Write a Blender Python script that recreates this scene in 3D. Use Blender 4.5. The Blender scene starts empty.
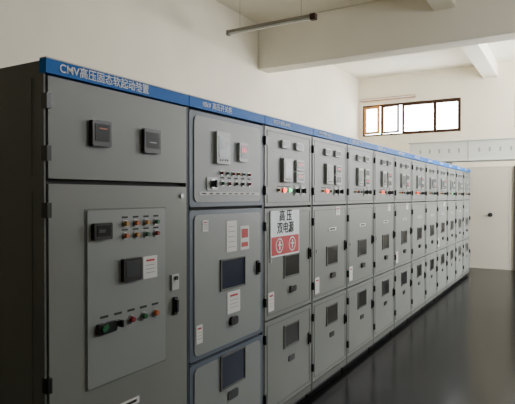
import bpy, bmesh, math, random
from mathutils import Vector
random.seed(4)
# ---------------------------------------------------------------- materials
def mat(name, col, rough=0.5, metal=0.0, noise=0.0, nscale=6.0, emit=None, es=0.0, bump=0.0, spec=0.5):
    m = bpy.data.materials.new(name); m.use_nodes = True
    nt = m.node_tree; b = nt.nodes['Principled BSDF']
    b.inputs['Base Color'].default_value = (*col, 1)
    b.inputs['Roughness'].default_value = rough
    b.inputs['Metallic'].default_value = metal
    b.inputs['Specular IOR Level'].default_value = spec
    if emit:
        b.inputs['Emission Color'].default_value = (*emit, 1)
        b.inputs['Emission Strength'].default_value = es
    if noise > 0 or bump > 0:
        tc = nt.nodes.new('ShaderNodeTexCoord')
        n = nt.nodes.new('ShaderNodeTexNoise'); n.inputs['Scale'].default_value = nscale
        n.inputs['Detail'].default_value = 6
        nt.links.new(tc.outputs['Object'], n.inputs['Vector'])
        r = nt.nodes.new('ShaderNodeValToRGB')
        r.color_ramp.elements[0].position = 0.3; r.color_ramp.elements[1].position = 0.7
        r.color_ramp.elements[0].color = (*[c*(1-noise) for c in col], 1)
        r.color_ramp.elements[1].color = (*[min(1, c*(1+noise*0.5)) for c in col], 1)
        nt.links.new(n.outputs['Fac'], r.inputs['Fac'])
        nt.links.new(r.outputs['Color'], b.inputs['Base Color'])
        if bump > 0:
            bp = nt.nodes.new('ShaderNodeBump'); bp.inputs['Strength'].default_value = bump
            bp.inputs['Distance'].default_value = 0.01
            nt.links.new(n.outputs['Fac'], bp.inputs['Height'])
            nt.links.new(bp.outputs['Normal'], b.inputs['Normal'])
    return m
M = {
 'wall': mat('wall_plaster', (0.77,0.71,0.575), 0.85, noise=0.07, nscale=1.2, bump=0.05),
 'ceil': mat('ceiling_paint', (0.83,0.785,0.67), 0.9, noise=0.05, nscale=1.0),
 'grey': mat('cabinet_grey', (0.195,0.205,0.192), 0.45, noise=0.06, nscale=2.0, spec=0.4),
 'greyd': mat('cabinet_frame_grey', (0.12,0.124,0.115), 0.5, spec=0.35),
 'bluegrey': mat('cabinet_blue_grey', (0.105,0.13,0.165), 0.45, spec=0.35),
 'light': mat('panel_light_grey', (0.235,0.252,0.248), 0.45, spec=0.4),
 'gap': mat('gap_dark', (0.012,0.012,0.012), 0.8),
 'blue': mat('header_blue', (0.008,0.14,0.50), 0.5, spec=0.12),
 'white': mat('white_plastic', (0.40,0.42,0.41), 0.45),
 'letter': mat('lettering_white', (0.80,0.84,0.88), 0.6),
 'paper': mat('paper_white', (0.64,0.63,0.62), 0.7),
 'black': mat('black_plastic', (0.007,0.007,0.008), 0.35),
 'glass': mat('smoked_window', (0.005,0.006,0.007), 0.3, spec=0.25),
 'glassb': mat('blue_window', (0.006,0.012,0.035), 0.3, spec=0.25),
 'red': mat('red_plastic', (0.25,0.015,0.015), 0.4),
 'redp': mat('red_print', (0.45,0.02,0.025), 0.6),
 'green': mat('green_plastic', (0.012,0.12,0.045), 0.4),
 'yellow': mat('yellow_plastic', (0.42,0.21,0.03), 0.4),
 'orange': mat('orange_plastic', (0.45,0.10,0.02), 0.4),
 'redon': mat('lamp_red_on', (0.8,0.02,0.02), 0.4, emit=(1,0.03,0.02), es=6),
 'greenon': mat('lamp_green_on', (0.1,0.8,0.3), 0.4, emit=(0.05,1,0.3), es=3),
 'pinkled': mat('segment_led', (0.4,0.03,0.04), 0.4, emit=(1,0.05,0.10), es=0.7),
 'lcd': mat('lcd_screen', (0.025,0.03,0.038), 0.3),
 'chrome': mat('chrome', (0.4,0.4,0.4), 0.35, 1.0),
 'ink': mat('ink_black', (0.012,0.012,0.012), 0.7),
 'frame': mat('window_frame_wood', (0.045,0.019,0.008), 0.6, noise=0.2, nscale=12, spec=0.2),
 'frameo': mat('window_sash_wood', (0.42,0.20,0.06), 0.6, noise=0.15, nscale=12),
 'bridge': mat('bus_duct_white', (0.74,0.76,0.71), 0.5),
 'joint': mat('bus_duct_joint', (0.35,0.37,0.35), 0.5),
 'door': mat('door_cream', (0.56,0.52,0.44), 0.6),
 'doord': mat('door_dark', (0.06,0.052,0.042), 0.5),
 'base': mat('baseboard_dark', (0.05,0.05,0.045), 0.5),
 'lampbody': mat('lamp_body', (0.24,0.22,0.17), 0.5),
 'tube': mat('lamp_tube', (0.6,0.6,0.58), 0.3),
}
def floor_mat():
    m = bpy.data.materials.new('floor_tiles'); m.use_nodes = True
    nt = m.node_tree; b = nt.nodes['Principled BSDF']
    tc = nt.nodes.new('ShaderNodeTexCoord')
    br = nt.nodes.new('ShaderNodeTexBrick'); br.offset = 0.0
    br.inputs['Scale'].default_value = 1.0
    br.inputs['Brick Width'].default_value = 0.8; br.inputs['Row Height'].default_value = 0.8
    br.inputs['Mortar Size'].default_value = 0.003
    br.inputs['Color1'].default_value = (0.0075,0.0075,0.008,1)
    br.inputs['Color2'].default_value = (0.009,0.009,0.0095,1)
    br.inputs['Mortar'].default_value = (0.004,0.004,0.004,1)
    nt.links.new(tc.outputs['Object'], br.inputs['Vector'])
    nt.links.new(br.outputs['Color'], b.inputs['Base Color'])
    b.inputs['Roughness'].default_value = 0.2
    b.inputs['Specular IOR Level'].default_value = 0.075
    return m
M['floor'] = floor_mat()

# ---------------------------------------------------------------- mesh builder
class B:
    def __init__(s): s.v=[]; s.f=[]; s.m=[]; s.mats=[]
    def mi(s, k):
        if k not in s.mats: s.mats.append(k)
        return s.mats.index(k)
    def box(s, x0,x1,y0,y1,z0,z1,k):
        if x0>x1: x0,x1=x1,x0
        if y0>y1: y0,y1=y1,y0
        if z0>z1: z0,z1=z1,z0
        o=len(s.v)
        s.v += [(x0,y0,z0),(x1,y0,z0),(x1,y1,z0),(x0,y1,z0),(x0,y0,z1),(x1,y0,z1),(x1,y1,z1),(x0,y1,z1)]
        for f in [(0,3,2,1),(4,5,6,7),(0,1,5,4),(1,2,6,5),(2,3,7,6),(3,0,4,7)]:
            s.f.append(tuple(i+o for i in f)); s.m.append(s.mi(k))
    def prism(s, pts, x0, x1, k):
        o=len(s.v); n=len(pts)
        s.v += [(x0,p[0],p[1]) for p in pts]+[(x1,p[0],p[1]) for p in pts]
        i=s.mi(k)
        s.f.append(tuple(o+n+j for j in range(n))); s.m.append(i)
        s.f.append(tuple(o+n-1-j for j in range(n))); s.m.append(i)
        for j in range(n):
            q=(j+1)%n
            s.f.append((o+j,o+q,o+n+q,o+n+j)); s.m.append(i)
    def cyl(s, y,z,r,x0,x1,k,n=14,r2=None):
        r2 = r if r2 is None else r2
        o=len(s.v)
        for (x,rr) in ((x0,r),(x1,r2)):
            s.v += [(x,y+rr*math.cos(2*math.pi*j/n), z+rr*math.sin(2*math.pi*j/n)) for j in range(n)]
        i=s.mi(k)
        s.f.append(tuple(o+n+j for j in range(n))); s.m.append(i)
        s.f.append(tuple(o+n-1-j for j in range(n))); s.m.append(i)
        for j in range(n):
            q=(j+1)%n
            s.f.append((o+j,o+q,o+n+q,o+n+j)); s.m.append(i)
    def rrect(s, y0,y1,z0,z1,r,x0,x1,k,n=5):
        pts=[]
        for (cy,cz,a) in ((y1-r,z0+r,-90),(y1-r,z1-r,0),(y0+r,z1-r,90),(y0+r,z0+r,180)):
            for j in range(n+1):
                t=math.radians(a+90*j/n); pts.append((cy+r*math.cos(t), cz+r*math.sin(t)))
        s.prism(pts,x0,x1,k)
    def frame(s, y0,y1,z0,z1,t,x0,x1,k):
        s.box(x0,x1,y0,y1,z0,z0+t,k); s.box(x0,x1,y0,y1,z1-t,z1,k)
        s.box(x0,x1,y0,y0+t,z0+t,z1-t,k); s.box(x0,x1,y1-t,y1,z0+t,z1-t,k)
    def obj(s, name, loc=(0,0,0), bevel=0.0, parent=None):
        me=bpy.data.meshes.new(name); me.from_pydata(s.v,[],s.f)
        for k in s.mats: me.materials.append(M[k])
        me.polygons.foreach_set('material_index', s.m); me.update()
        ob=bpy.data.objects.new(name, me); bpy.context.collection.objects.link(ob)
        ob.location=loc
        if bevel>0:
            b=ob.modifiers.new('bevel','BEVEL'); b.width=bevel; b.segments=2; b.limit_method='ANGLE'
        if parent: ob.parent=parent
        return ob
def text(body, size, y, z, x, k, parent, name='lettering', bold=0.0):
    c=bpy.data.curves.new(name,'FONT'); c.body=body; c.size=size; c.extrude=0.0008; c.offset=bold
    c.align_x='LEFT'; c.align_y='CENTER'; c.materials.append(M[k])
    o=bpy.data.objects.new(name,c); bpy.context.collection.objects.link(o)
    o.rotation_euler=(math.radians(90),0,math.radians(90)); o.location=(x,y,z)
    o.parent=parent
    return o

D=1.89; EYE=1.72; XL=-3.0; XR=4.2; YN=-3.0; YF=13.5; H=4.85; T=0.24
# ---------------------------------------------------------------- room shell
b=B(); b.box(XL-T,XR+T,YN-T,YF+T,-0.15,0,'floor'); b.obj('floor')
b=B(); b.box(XL-T,XR+T,YN-T,YF+T,H,H+0.15,'ceil'); b.obj('ceiling')
b=B(); b.box(XL-T,XL,YN-T,YF+T,0,H,'wall'); b.obj('wall_left')
b=B(); b.box(XL,XR,YN-T,YN,0,H,'wall'); b.obj('wall_near')
def wall_open(name, axis, a0,a1, p0,p1, opens):
    b=B()
    def bx(u0,u1,z0,z1):
        if u1-u0<1e-4 or z1-z0<1e-4: return
        if axis=='x': b.box(u0,u1,p0,p1,z0,z1,'wall')
        else: b.box(p0,p1,u0,u1,z0,z1,'wall')
    cur=a0
    for (u0,u1,z0,z1) in sorted(opens):
        bx(cur,u0,0,H); bx(u0,u1,0,z0); bx(u0,u1,z1,H); cur=u1
    bx(cur,a1,0,H)
    return b.obj(name)
WF=[(-2.88,-0.40,3.30,4.12),(0.78,3.3,3.30,4.12)]
wall_open('wall_far','x',XL,XR,YF,YF+T,WF)
WR_UNSEEN=[(4.0,6.0,3.1,4.15),(9.0,13.2,1.6,4.75)]  # out-of-view windows, placed and sized to brighten far end and foreground
wall_open('wall_right','y',YN-T,YF+T,XR,XR+T,WR_UNSEEN)
def window(name, z0, z1, bars, loc, rot, skip=()):
    b=B(); t=0.045; width=bars[-1]
    b.frame(0,width,z0,z1,t,-0.05,0.03,'frame')
    n=len(bars)-1
    for i in range(n):
        if i in skip: continue
        y0=max(bars[i],t); y1=min(bars[i+1],width-t)
        b.frame(y0,y1,z0+t,z1-t,0.035,-0.03,0.015,'frame')
    for i in range(1,n):
        b.box(-0.045,0.02,bars[i]-0.02,bars[i]+0.02,z0+t,z1-t,'frame')
    o=b.obj(name,loc); o.rotation_euler=(0,0,rot)
    return o
w1=window('window_1', 3.30,4.12, [0,0.50,1.06,1.86,2.48], (-2.88,YF+0.06,0), -math.pi/2, (0,1))
w2=window('window_2', 3.30,4.12, [0,0.63,1.26,1.89,2.52], (0.78,YF+0.06,0), -math.pi/2)
b=B(); b.frame(0,0.46,3.35,4.07,0.06,-0.02,0.02,'frameo'); b.box(0.02,0.05,0.42,0.44,3.62,3.76,'chrome')
s=b.obj('open_sash',(0.06,0.05,0)); s.rotation_euler=(0,0,math.radians(-14)); s.parent=w1
b=B(); b.frame(0,0.50,3.35,4.07,0.045,-0.02,0.02,'frame')
s=b.obj('open_sash_inner',(0.06,0.53,0)); s.rotation_euler=(0,0,math.radians(-16)); s.parent=w1
for i,(y0,y1,z0,z1) in enumerate(WR_UNSEEN):
    wd=y1-y0
    window('window_%d'%(i+3), z0,z1,[wd*j/4 for j in range(5)],(XR+0.10,y1,0), math.pi)  # unseen right-wall windows, shaped for the light they let in
b=B()
b.rrect(0,1.45,0,0.07,0.01,0,0.045,'frameo'); b.box(0.045,0.075,0.03,1.42,0.02,0.05,'tube')
b.box(0.02,0.085,0.0,0.03,0.01,0.06,'white'); b.box(0.02,0.085,1.42,1.45,0.01,0.06,'white')
d=b.obj('wall_lamp',(-2.92,YF-0.002,4.22),bevel=0.002); d.rotation_euler=(0,0,-math.pi/2)
b=B(); b.box(XL,XR,8.23,8.60,4.02,H,'ceil'); b.obj('beam_cross',bevel=0.02)
b=B(); b.box(0.10,0.42,YN,8.23,4.52,H,'ceil'); b.box(0.10,0.42,8.60,YF,4.52,H,'ceil'); b.obj('beam_long',bevel=0.01)
def portal(loc, sx, sy, rot):
    l=bpy.data.lights.new('skylight_portal','AREA'); l.shape='RECTANGLE'; l.size=sx; l.size_y=sy
    l.cycles.is_portal=True
    o=bpy.data.objects.new('skylight_portal',l); bpy.context.collection.objects.link(o)
    o.location=loc; o.rotation_euler=rot
for (x0,x1,z0,z1) in WF:
    portal(((x0+x1)/2,YF+T+0.01,(z0+z1)/2), x1-x0, z1-z0, (math.radians(-90),0,0))
for (y0,y1,z0,z1) in WR_UNSEEN:
    portal((XR+T+0.01,(y0+y1)/2,(z0+z1)/2), z1-z0, y1-y0, (0,math.radians(90),0))
# doors
b=B()
b.frame(-0.20,0.72,0,2.42,0.04,-0.02,0.02,'door')
b.box(-0.01,0.015,-0.155,0.675,0.01,2.375,'door')
b.cyl(0.28,1.28,0.05,0.015,0.05,'black'); b.cyl(0.28,1.28,0.025,0.05,0.08,'black')
d=b.obj('door_1',(0,YF-0.03,0),bevel=0.003); d.rotation_euler=(0,0,-math.pi/2)
b=B()
b.frame(0,1.6,0,2.42,0.06,-0.02,0.03,'doord')
b.box(-0.01,0.015,0.06,0.795,0.01,2.36,'doord'); b.box(-0.01,0.015,0.805,1.54,0.01,2.36,'doord')
b.cyl(0.75,1.1,0.02,0.015,0.07,'chrome'); b.cyl(0.85,1.1,0.02,0.015,0.07,'chrome')
d=b.obj('door_2',(0.77,YF-0.03,0),bevel=0.003); d.rotation_euler=(0,0,-math.pi/2)
b=B(); b.box(XL,-0.21,YF-0.015,YF,0,0.12,'base'); b.box(2.39,XR,YF-0.015,YF,0,0.12,'base'); b.obj('baseboard_far')
b=B(); b.box(XR-0.015,XR,YN,YF,0,0.12,'base'); b.obj('baseboard_right')
b=B(); b.box(XL,XL+0.015,YN,YF,0,0.12,'base'); b.obj('baseboard_left')

# ---------------------------------------------------------------- cabinets
DEP=1.5; HC=2.30
def body(b,w,frame='greyd',sides=()):
    b.box(-DEP,-0.03,0.003,w-0.003,0.06,HC-0.01,frame)
    b.box(-DEP+0.02,-0.05,0.02,w-0.02,0.0,0.06,'gap')
    b.box(-0.03,-0.028,0.01,w-0.01,0.06,HC-0.06,'gap')
    b.box(-0.03,-0.004,0.003,0.012,0.06,HC-0.062,frame); b.box(-0.03,-0.004,w-0.012,w-0.003,0.06,HC-0.062,frame)
    b.box(-0.03,0.012,0.003,w-0.003,HC-0.064,HC-0.002,'blue')
    b.box(-0.03,0.015,0.003,w-0.003,HC-0.004,HC+0.002,'white')
    b.box(-0.03,0.0,0.012,w-0.012,0.06,0.11,frame)
    for sy in sides:
        for (xa,xb) in ((-1.46,-0.8),(-0.77,-0.08)):
            for (za,zb) in ((0.14,1.74),(1.80,2.22)):
                b.box(xa,xb,sy-0.003,sy+0.003,za,zb,frame)
    b.box(-1.1,-0.5,0.12,w-0.12,HC-0.01,HC+0.03,frame)
def hinge(b,y,z):
    b.box(-0.02,0.018,y+0.004,y+0.026,z-0.032,z+0.032,'black')
def lamp(b,y,z,k,r=0.013,x=0.0):
    b.cyl(y,z,r*1.35,x,x+0.006,'chrome'); b.cyl(y,z,r,x+0.006,x+0.022,k,r2=r*0.8)
def knob(b,y,z,r=0.018,x=0.0,k='black'):
    b.cyl(y,z,r*1.35,x,x+0.006,'chrome'); b.cyl(y,z,r,x+0.006,x+0.022,k)
    b.box(x+0.022,x+0.036,y-0.005,y+0.005,z-r,z+r,k)
def meter(b,y,z,w,h,fr='black',scr='glass',x=0.0,led=None):
    b.rrect(y-w/2,y+w/2,z-h/2,z+h/2,0.008,x,x+0.022,fr)
    b.box(x+0.022,x+0.024,y-w*0.38,y+w*0.38,z-h*0.30,z+h*0.36,scr)
    if led: 
        for q in (-0.2,0.0,0.2): b.box(x+0.024,x+0.0245,y+w*q-w*0.06,y+w*q+w*0.06,z-h*0.02,z+h*0.22,led)
def tag(b,y,z,w,h,x=0.0,k='redp'):
    b.box(x,x+0.003,y-w/2,y+w/2,z-h/2,z+h/2,'paper')
    b.box(x+0.003,x+0.0036,y-w*0.3,y+w*0.3,z+h*0.27,z+h*0.36,k)
    for i in range(3):
        zz=z+h*(0.1-0.17*i); b.box(x+0.003,x+0.0036,y-w*0.32,y+w*0.32,zz-0.0012,zz+0.0012,'greyd')
def handle(b,y,z,x=0.0):
    b.rrect(y-0.016,y+0.016,z-0.05,z+0.05,0.010,x,x+0.012,'black')
    b.box(x+0.012,x+0.028,y-0.007,y+0.007,z-0.032,z+0.036,'black')

Y1,Y2,Y3=1.43,2.39,3.26
b=B(); w=Y2-Y1; body(b,w,sides=(0.003,))
b.box(-0.03,0,0.022,w-0.012,1.795,2.228,'grey')
b.box(-0.03,0,0.022,w-0.012,0.12,1.772,'grey')
b.rrect(0.214,0.766,0.825,1.662,0.01,0,0.003,'greyd')
b.rrect(0.222,0.758,0.833,1.654,0.01,0.003,0.008,'light')
for z in (2.12,1.90,1.66,0.92,0.30): hinge(b,-0.002,z)
meter(b,0.30,2.01,0.115,0.12); meter(b,0.645,2.005,0.125,0.125)
b.box(0.024,0.0246,0.28,0.33,2.03,2.036,'orange'); b.box(0.024,0.0246,0.62,0.67,1.995,2.001,'white')
X=0.008
meter(b,0.30,1.556,0.11,0.078,x=X); b.box(X+0.024,X+0.0245,0.27,0.31,1.55,1.565,'lcd')
for i,(k1,k2) in enumerate((('yellow','orange'),('orange','yellow'),('yellow','green'),('green','red'))):
    u=0.455+0.075*i
    lamp(b,u,1.585,k1,0.013,X); lamp(b,u,1.525,k2,0.013,X)
    b.box(X,X+0.001,u-0.02,u+0.02,1.611,1.62,'ink'); b.box(X,X+0.001,u-0.02,u+0.02,1.55,1.558,'ink')
meter(b,0.49,1.355,0.125,0.115,'black','lcd',X)
tag(b,0.635,1.35,0.105,0.115,X)
for i,k in enumerate(('green','black','red','green','orange')):
    u=0.32+0.088*i
    b.box(X,X+0.001,u-0.025,u+0.025,1.145,1.156,'ink')
    if i==1: knob(b,u,1.105,0.017,X)
    else: lamp(b,u,1.105,k,0.016,X)
b.rrect(0.27,0.385,1.075,1.125,0.01,X,X+0.02,'black'); b.cyl(0.30,1.10,0.015,X+0.02,X+0.03,'green')
handle(b,0.84,1.11); b.box(0,0.01,0.81,0.87,1.20,1.285,'white'); b.cyl(0.84,1.265,0.012,0.01,0.02,'black')
b.rrect(0.42,0.56,0.665,0.70,0.005,0,0.003,'paper'); b.box(0.003,0.0035,0.44,0.54,0.676,0.69,'ink')
b.cyl(0.90,1.72,0.012,0,0.01,'chrome'); b.cyl(0.90,0.3,0.012,0,0.01,'chrome')
c1=b.obj('soft_starter_cabinet',(0,Y1,0),bevel=0.0015)
text('CMV高压固态软起动装置',0.050,0.07,HC-0.034,0.0135,'letter',c1,bold=0.0004)

b=B(); w=Y3-Y2; body(b,w,'bluegrey')
for (z0,z1) in ((1.655,2.222),(0.745,1.635),(0.12,0.728)):
    b.rrect(0.016,w-0.016,z0,z1,0.02,-0.03,0.0,'bluegrey')
    b.rrect(0.055,w-0.055,z0+0.028,z1-0.028,0.035,0.0,0.006,'light')
X=0.006
meter(b,0.33,2.02,0.15,0.20,'white','lcd',X)
b.cyl(0.33,2.04,0.03,X+0.024,X+0.0245,'white')
for q in range(4): b.cyl(0.29+0.027*q,1.945,0.007,X+0.022,X+0.026,'black')
meter(b,0.565,2.01,0.105,0.125,'white','glass',X,'pinkled')
for i in range(6): lamp(b,0.33+0.065*i,1.865,('red','green','red','yellow','green','red')[i],0.010,X)
for i in range(5):
    b.box(X,X+0.001,0.32+0.08*i,0.36+0.08*i,1.83,1.84,'ink')
    lamp(b,0.34+0.08*i,1.80,('green','red','black','black','red')[i],0.012,X)
b.rrect(0.17,0.29,1.755,1.835,0.01,X,X+0.006,'white'); knob(b,0.23,1.795,0.022,X+0.006)
b.rrect(0.10,0.80,1.725,1.745,0.005,X,X+0.002,'paper')
for i in range(9): b.box(X+0.002,X+0.0025,0.13+0.07*i,0.17+0.07*i,1.731,1.739,'ink')
b.frame(0.315,0.605,1.12,1.32,0.010,X,X+0.01,'greyd'); b.box(X,X+0.004,0.325,0.595,1.13,1.31,'glassb')
b.box(X,X+0.003,0.385,0.505,1.36,1.56,'paper')
for q in range(5): b.box(X+0.003,X+0.0035,0.405,0.485,1.39+0.033*q,1.393+0.033*q,'greyd')
b.box(X,X+0.002,0.55,0.66,1.36,1.52,'paper'); b.box(X+0.002,X+0.003,0.565,0.645,1.38,1.41,'redp'); b.box(X+0.002,X+0.003,0.565,0.645,1.44,1.50,'redp')
tag(b,0.16,1.54,0.06,0.07,X)
tag(b,0.47,1.03,0.15,0.14,X); handle(b,0.77,1.22,X); b.rrect(0.42,0.5,0.885,0.94,0.02,X,X+0.02,'black')
b.frame(0.315,0.605,0.49,0.71,0.010,X,X+0.01,'greyd')
b.box(X,X+0.004,0.325,0.595,0.50,0.70,'glassb')
b.rrect(0.40,0.52,0.40,0.46,0.02,X,X+0.006,'black')
tag(b,0.10,0.9,0.06,0.11,X)
c2=b.obj('motor_feeder_cabinet',(0,Y2,0),bevel=0.0015)
text('10kV 高压开关柜',0.044,0.12,HC-0.034,0.0135,'letter',c2)

W=0.82
reds={0:(1,0,1),1:(1,0,0),3:(1,0,0),5:(1,0,0),8:(0,0,1)}
for n in range(11):
    b=B(); w=W; body(b,w,sides=((w-0.003,) if n==10 else ()))
    b.box(-0.03,0,0.018,w-0.014,1.645,2.228,'grey')
    b.box(-0.03,0,0.018,w-0.014,0.815,1.628,'grey')
    b.box(-0.03,0,0.018,w-0.014,0.12,0.80,'grey')
    for (z0,z1) in ((1.67,2.20),(0.845,1.60),(0.15,0.77)):
        b.frame(0.05,w-0.045,z0,z1,0.006,0,0.003,'greyd')
    for z in (2.12,1.76,1.5,0.95,0.68,0.25): hinge(b,0.002,z)
    meter(b,0.31,2.115,0.12,0.06,'white','glass',0.0)
    meter(b,0.55,2.115,0.13,0.06,'white','glass',0.0)
    b.rrect(0.255,0.425,1.82,2.02,0.01,0,0.004,'greyd')
    meter(b,0.34,1.92,0.145,0.18,'white','lcd',0.004)
    for q in range(4): b.cyl(0.30+0.027*q,1.852,0.006,0.026,0.03,'black')
    meter(b,0.56,1.965,0.14,0.085,'white','glass',0.0,'pinkled' if n in (0,1,3,5,7) else None)
    meter(b,0.56,1.87,0.14,0.085,'white','glass',0.0,'pinkled' if n in (0,2,4,6) else None)
    r=reds.get(n,(0,0,0))
    ks=['redon' if r[0] else 'red','greenon' if r[2] else 'green']
    lamp(b,0.22,1.765,'yellow',0.012); lamp(b,0.31,1.765,ks[0],0.017); lamp(b,0.40,1.765,ks[1],0.014)
    b.box(0,0.001,0.2,0.42,1.79,1.797,'ink')
    for u in (0.52,0.63):
        b.rrect(u-0.038,u+0.038,1.72,1.81,0.008,0,0.005,'light'); knob(b,u,1.762,0.020,0.005)
    b.frame(0.31,0.57,1.085,1.265,0.012,0,0.008,'greyd'); b.box(0,0.004,0.32,0.56,1.095,1.255,'glass')
    handle(b,0.76,1.24); b.rrect(0.40,0.50,0.965,1.015,0.02,0,0.018,'black')
    b.cyl(0.10,1.24,0.012,0,0.008,'chrome')
    if n in (0,1,2,4,7): tag(b,0.11,0.94,0.085,0.14)
    if n in (1,3,4,7): tag(b,0.58,1.58,0.11,0.08)
    if n>0: 
        b.box(0,0.003,0.36,0.54,1.40,1.43,'paper'); b.box(0.003,0.0035,0.39,0.51,1.408,1.422,'ink')
    b.frame(0.31,0.57,0.54,0.72,0.012,0,0.008,'greyd'); b.box(0,0.004,0.32,0.56,0.55,0.71,'glass')
    b.rrect(0.39,0.49,0.42,0.465,0.01,0,0.006,'black')
    handle(b,0.76,0.52)
    o=b.obj('switchgear_cabinet' if n==0 else 'switchgear_cabinet.%03d'%n,(0,Y3+n*W,0),bevel=0.0015)
    text('高压开关柜 AH%02d'%(n+1),0.036,0.12,HC-0.034,0.0135,'letter',o)

b=B()
b.rrect(0,0.47,0,0.345,0.01,0,0.006,'letter')
b.rrect(0.012,0.458,0.012,0.150,0.008,0.006,0.008,'redp')
for u in (0.13,0.34):
    b.cyl(u,0.082,0.056,0.008,0.0095,'letter',24); b.cyl(u,0.082,0.047,0.0095,0.0105,'redp',24)
    b.box(0.0105,0.0112,u-0.008,u+0.008,0.05,0.115,'letter'); b.box(0.0105,0.0112,u-0.028,u+0.028,0.081,0.091,'letter')
sg=b.obj('warning_sign',(0.0035,Y3+0.09,1.265))
text('高 压',0.092,0.13,0.300,0.007,'ink',sg,bold=0.0018)
text('双电源',0.092,0.095,0.208,0.007,'ink',sg,bold=0.0018)
# bus bridge
b=B()
b.box(-1.15,4.15,11.72,12.22,2.48,2.88,'bridge')
b.box(-1.20,4.18,11.69,12.25,2.88,2.90,'bridge'); b.box(-1.20,4.18,11.69,12.25,2.46,2.48,'bridge')
b.box(-1.15,-0.35,11.74,12.20,2.335,2.46,'greyd')
for i in range(5):
    x=-1.15+1.2*i
    b.box(x-0.005,x+0.005,11.712,11.72,2.48,2.88,'joint')
    if i>0:
        for q in range(5): b.box(x+0.2+0.2*q-1.2,x+0.235+0.2*q-1.2,11.716,11.722,2.64,2.73,'joint')
b.obj('busbar_bridge',bevel=0.003)
b=B()
b.box(-0.70,0.70,-0.03,0.03,0,0.035,'lampbody'); b.box(-0.72,-0.68,-0.035,0.035,-0.04,0.035,'lampbody'); b.box(0.64,0.72,-0.04,0.04,-0.04,0.04,'frame')
b.box(-0.68,0.68,-0.014,0.014,-0.03,-0.002,'tube')
b.box(-0.5,-0.495,-0.002,0.002,0.03,0.71,'lampbody'); b.box(0.495,0.5,-0.002,0.002,0.03,0.71,'lampbody')
b.obj('fluorescent_lamp',(-1.78,6.5,4.14),bevel=0.002)

# ---------------------------------------------------------------- world / camera
w=bpy.data.worlds.new('sky'); bpy.context.scene.world=w; w.use_nodes=True
bg=w.node_tree.nodes['Background']; bg.inputs['Color'].default_value=(0.96,0.98,1.0,1); bg.inputs['Strength'].default_value=23.0
cd=bpy.data.cameras.new('camera'); cam=bpy.data.objects.new('camera',cd); bpy.context.collection.objects.link(cam)
cd.sensor_width=36; cd.lens=36*525/515; cd.clip_start=0.05
cam.location=(D,0,EYE); cam.rotation_euler=(math.radians(90-0.65),0,math.radians(30.76))
bpy.context.scene.camera=cam
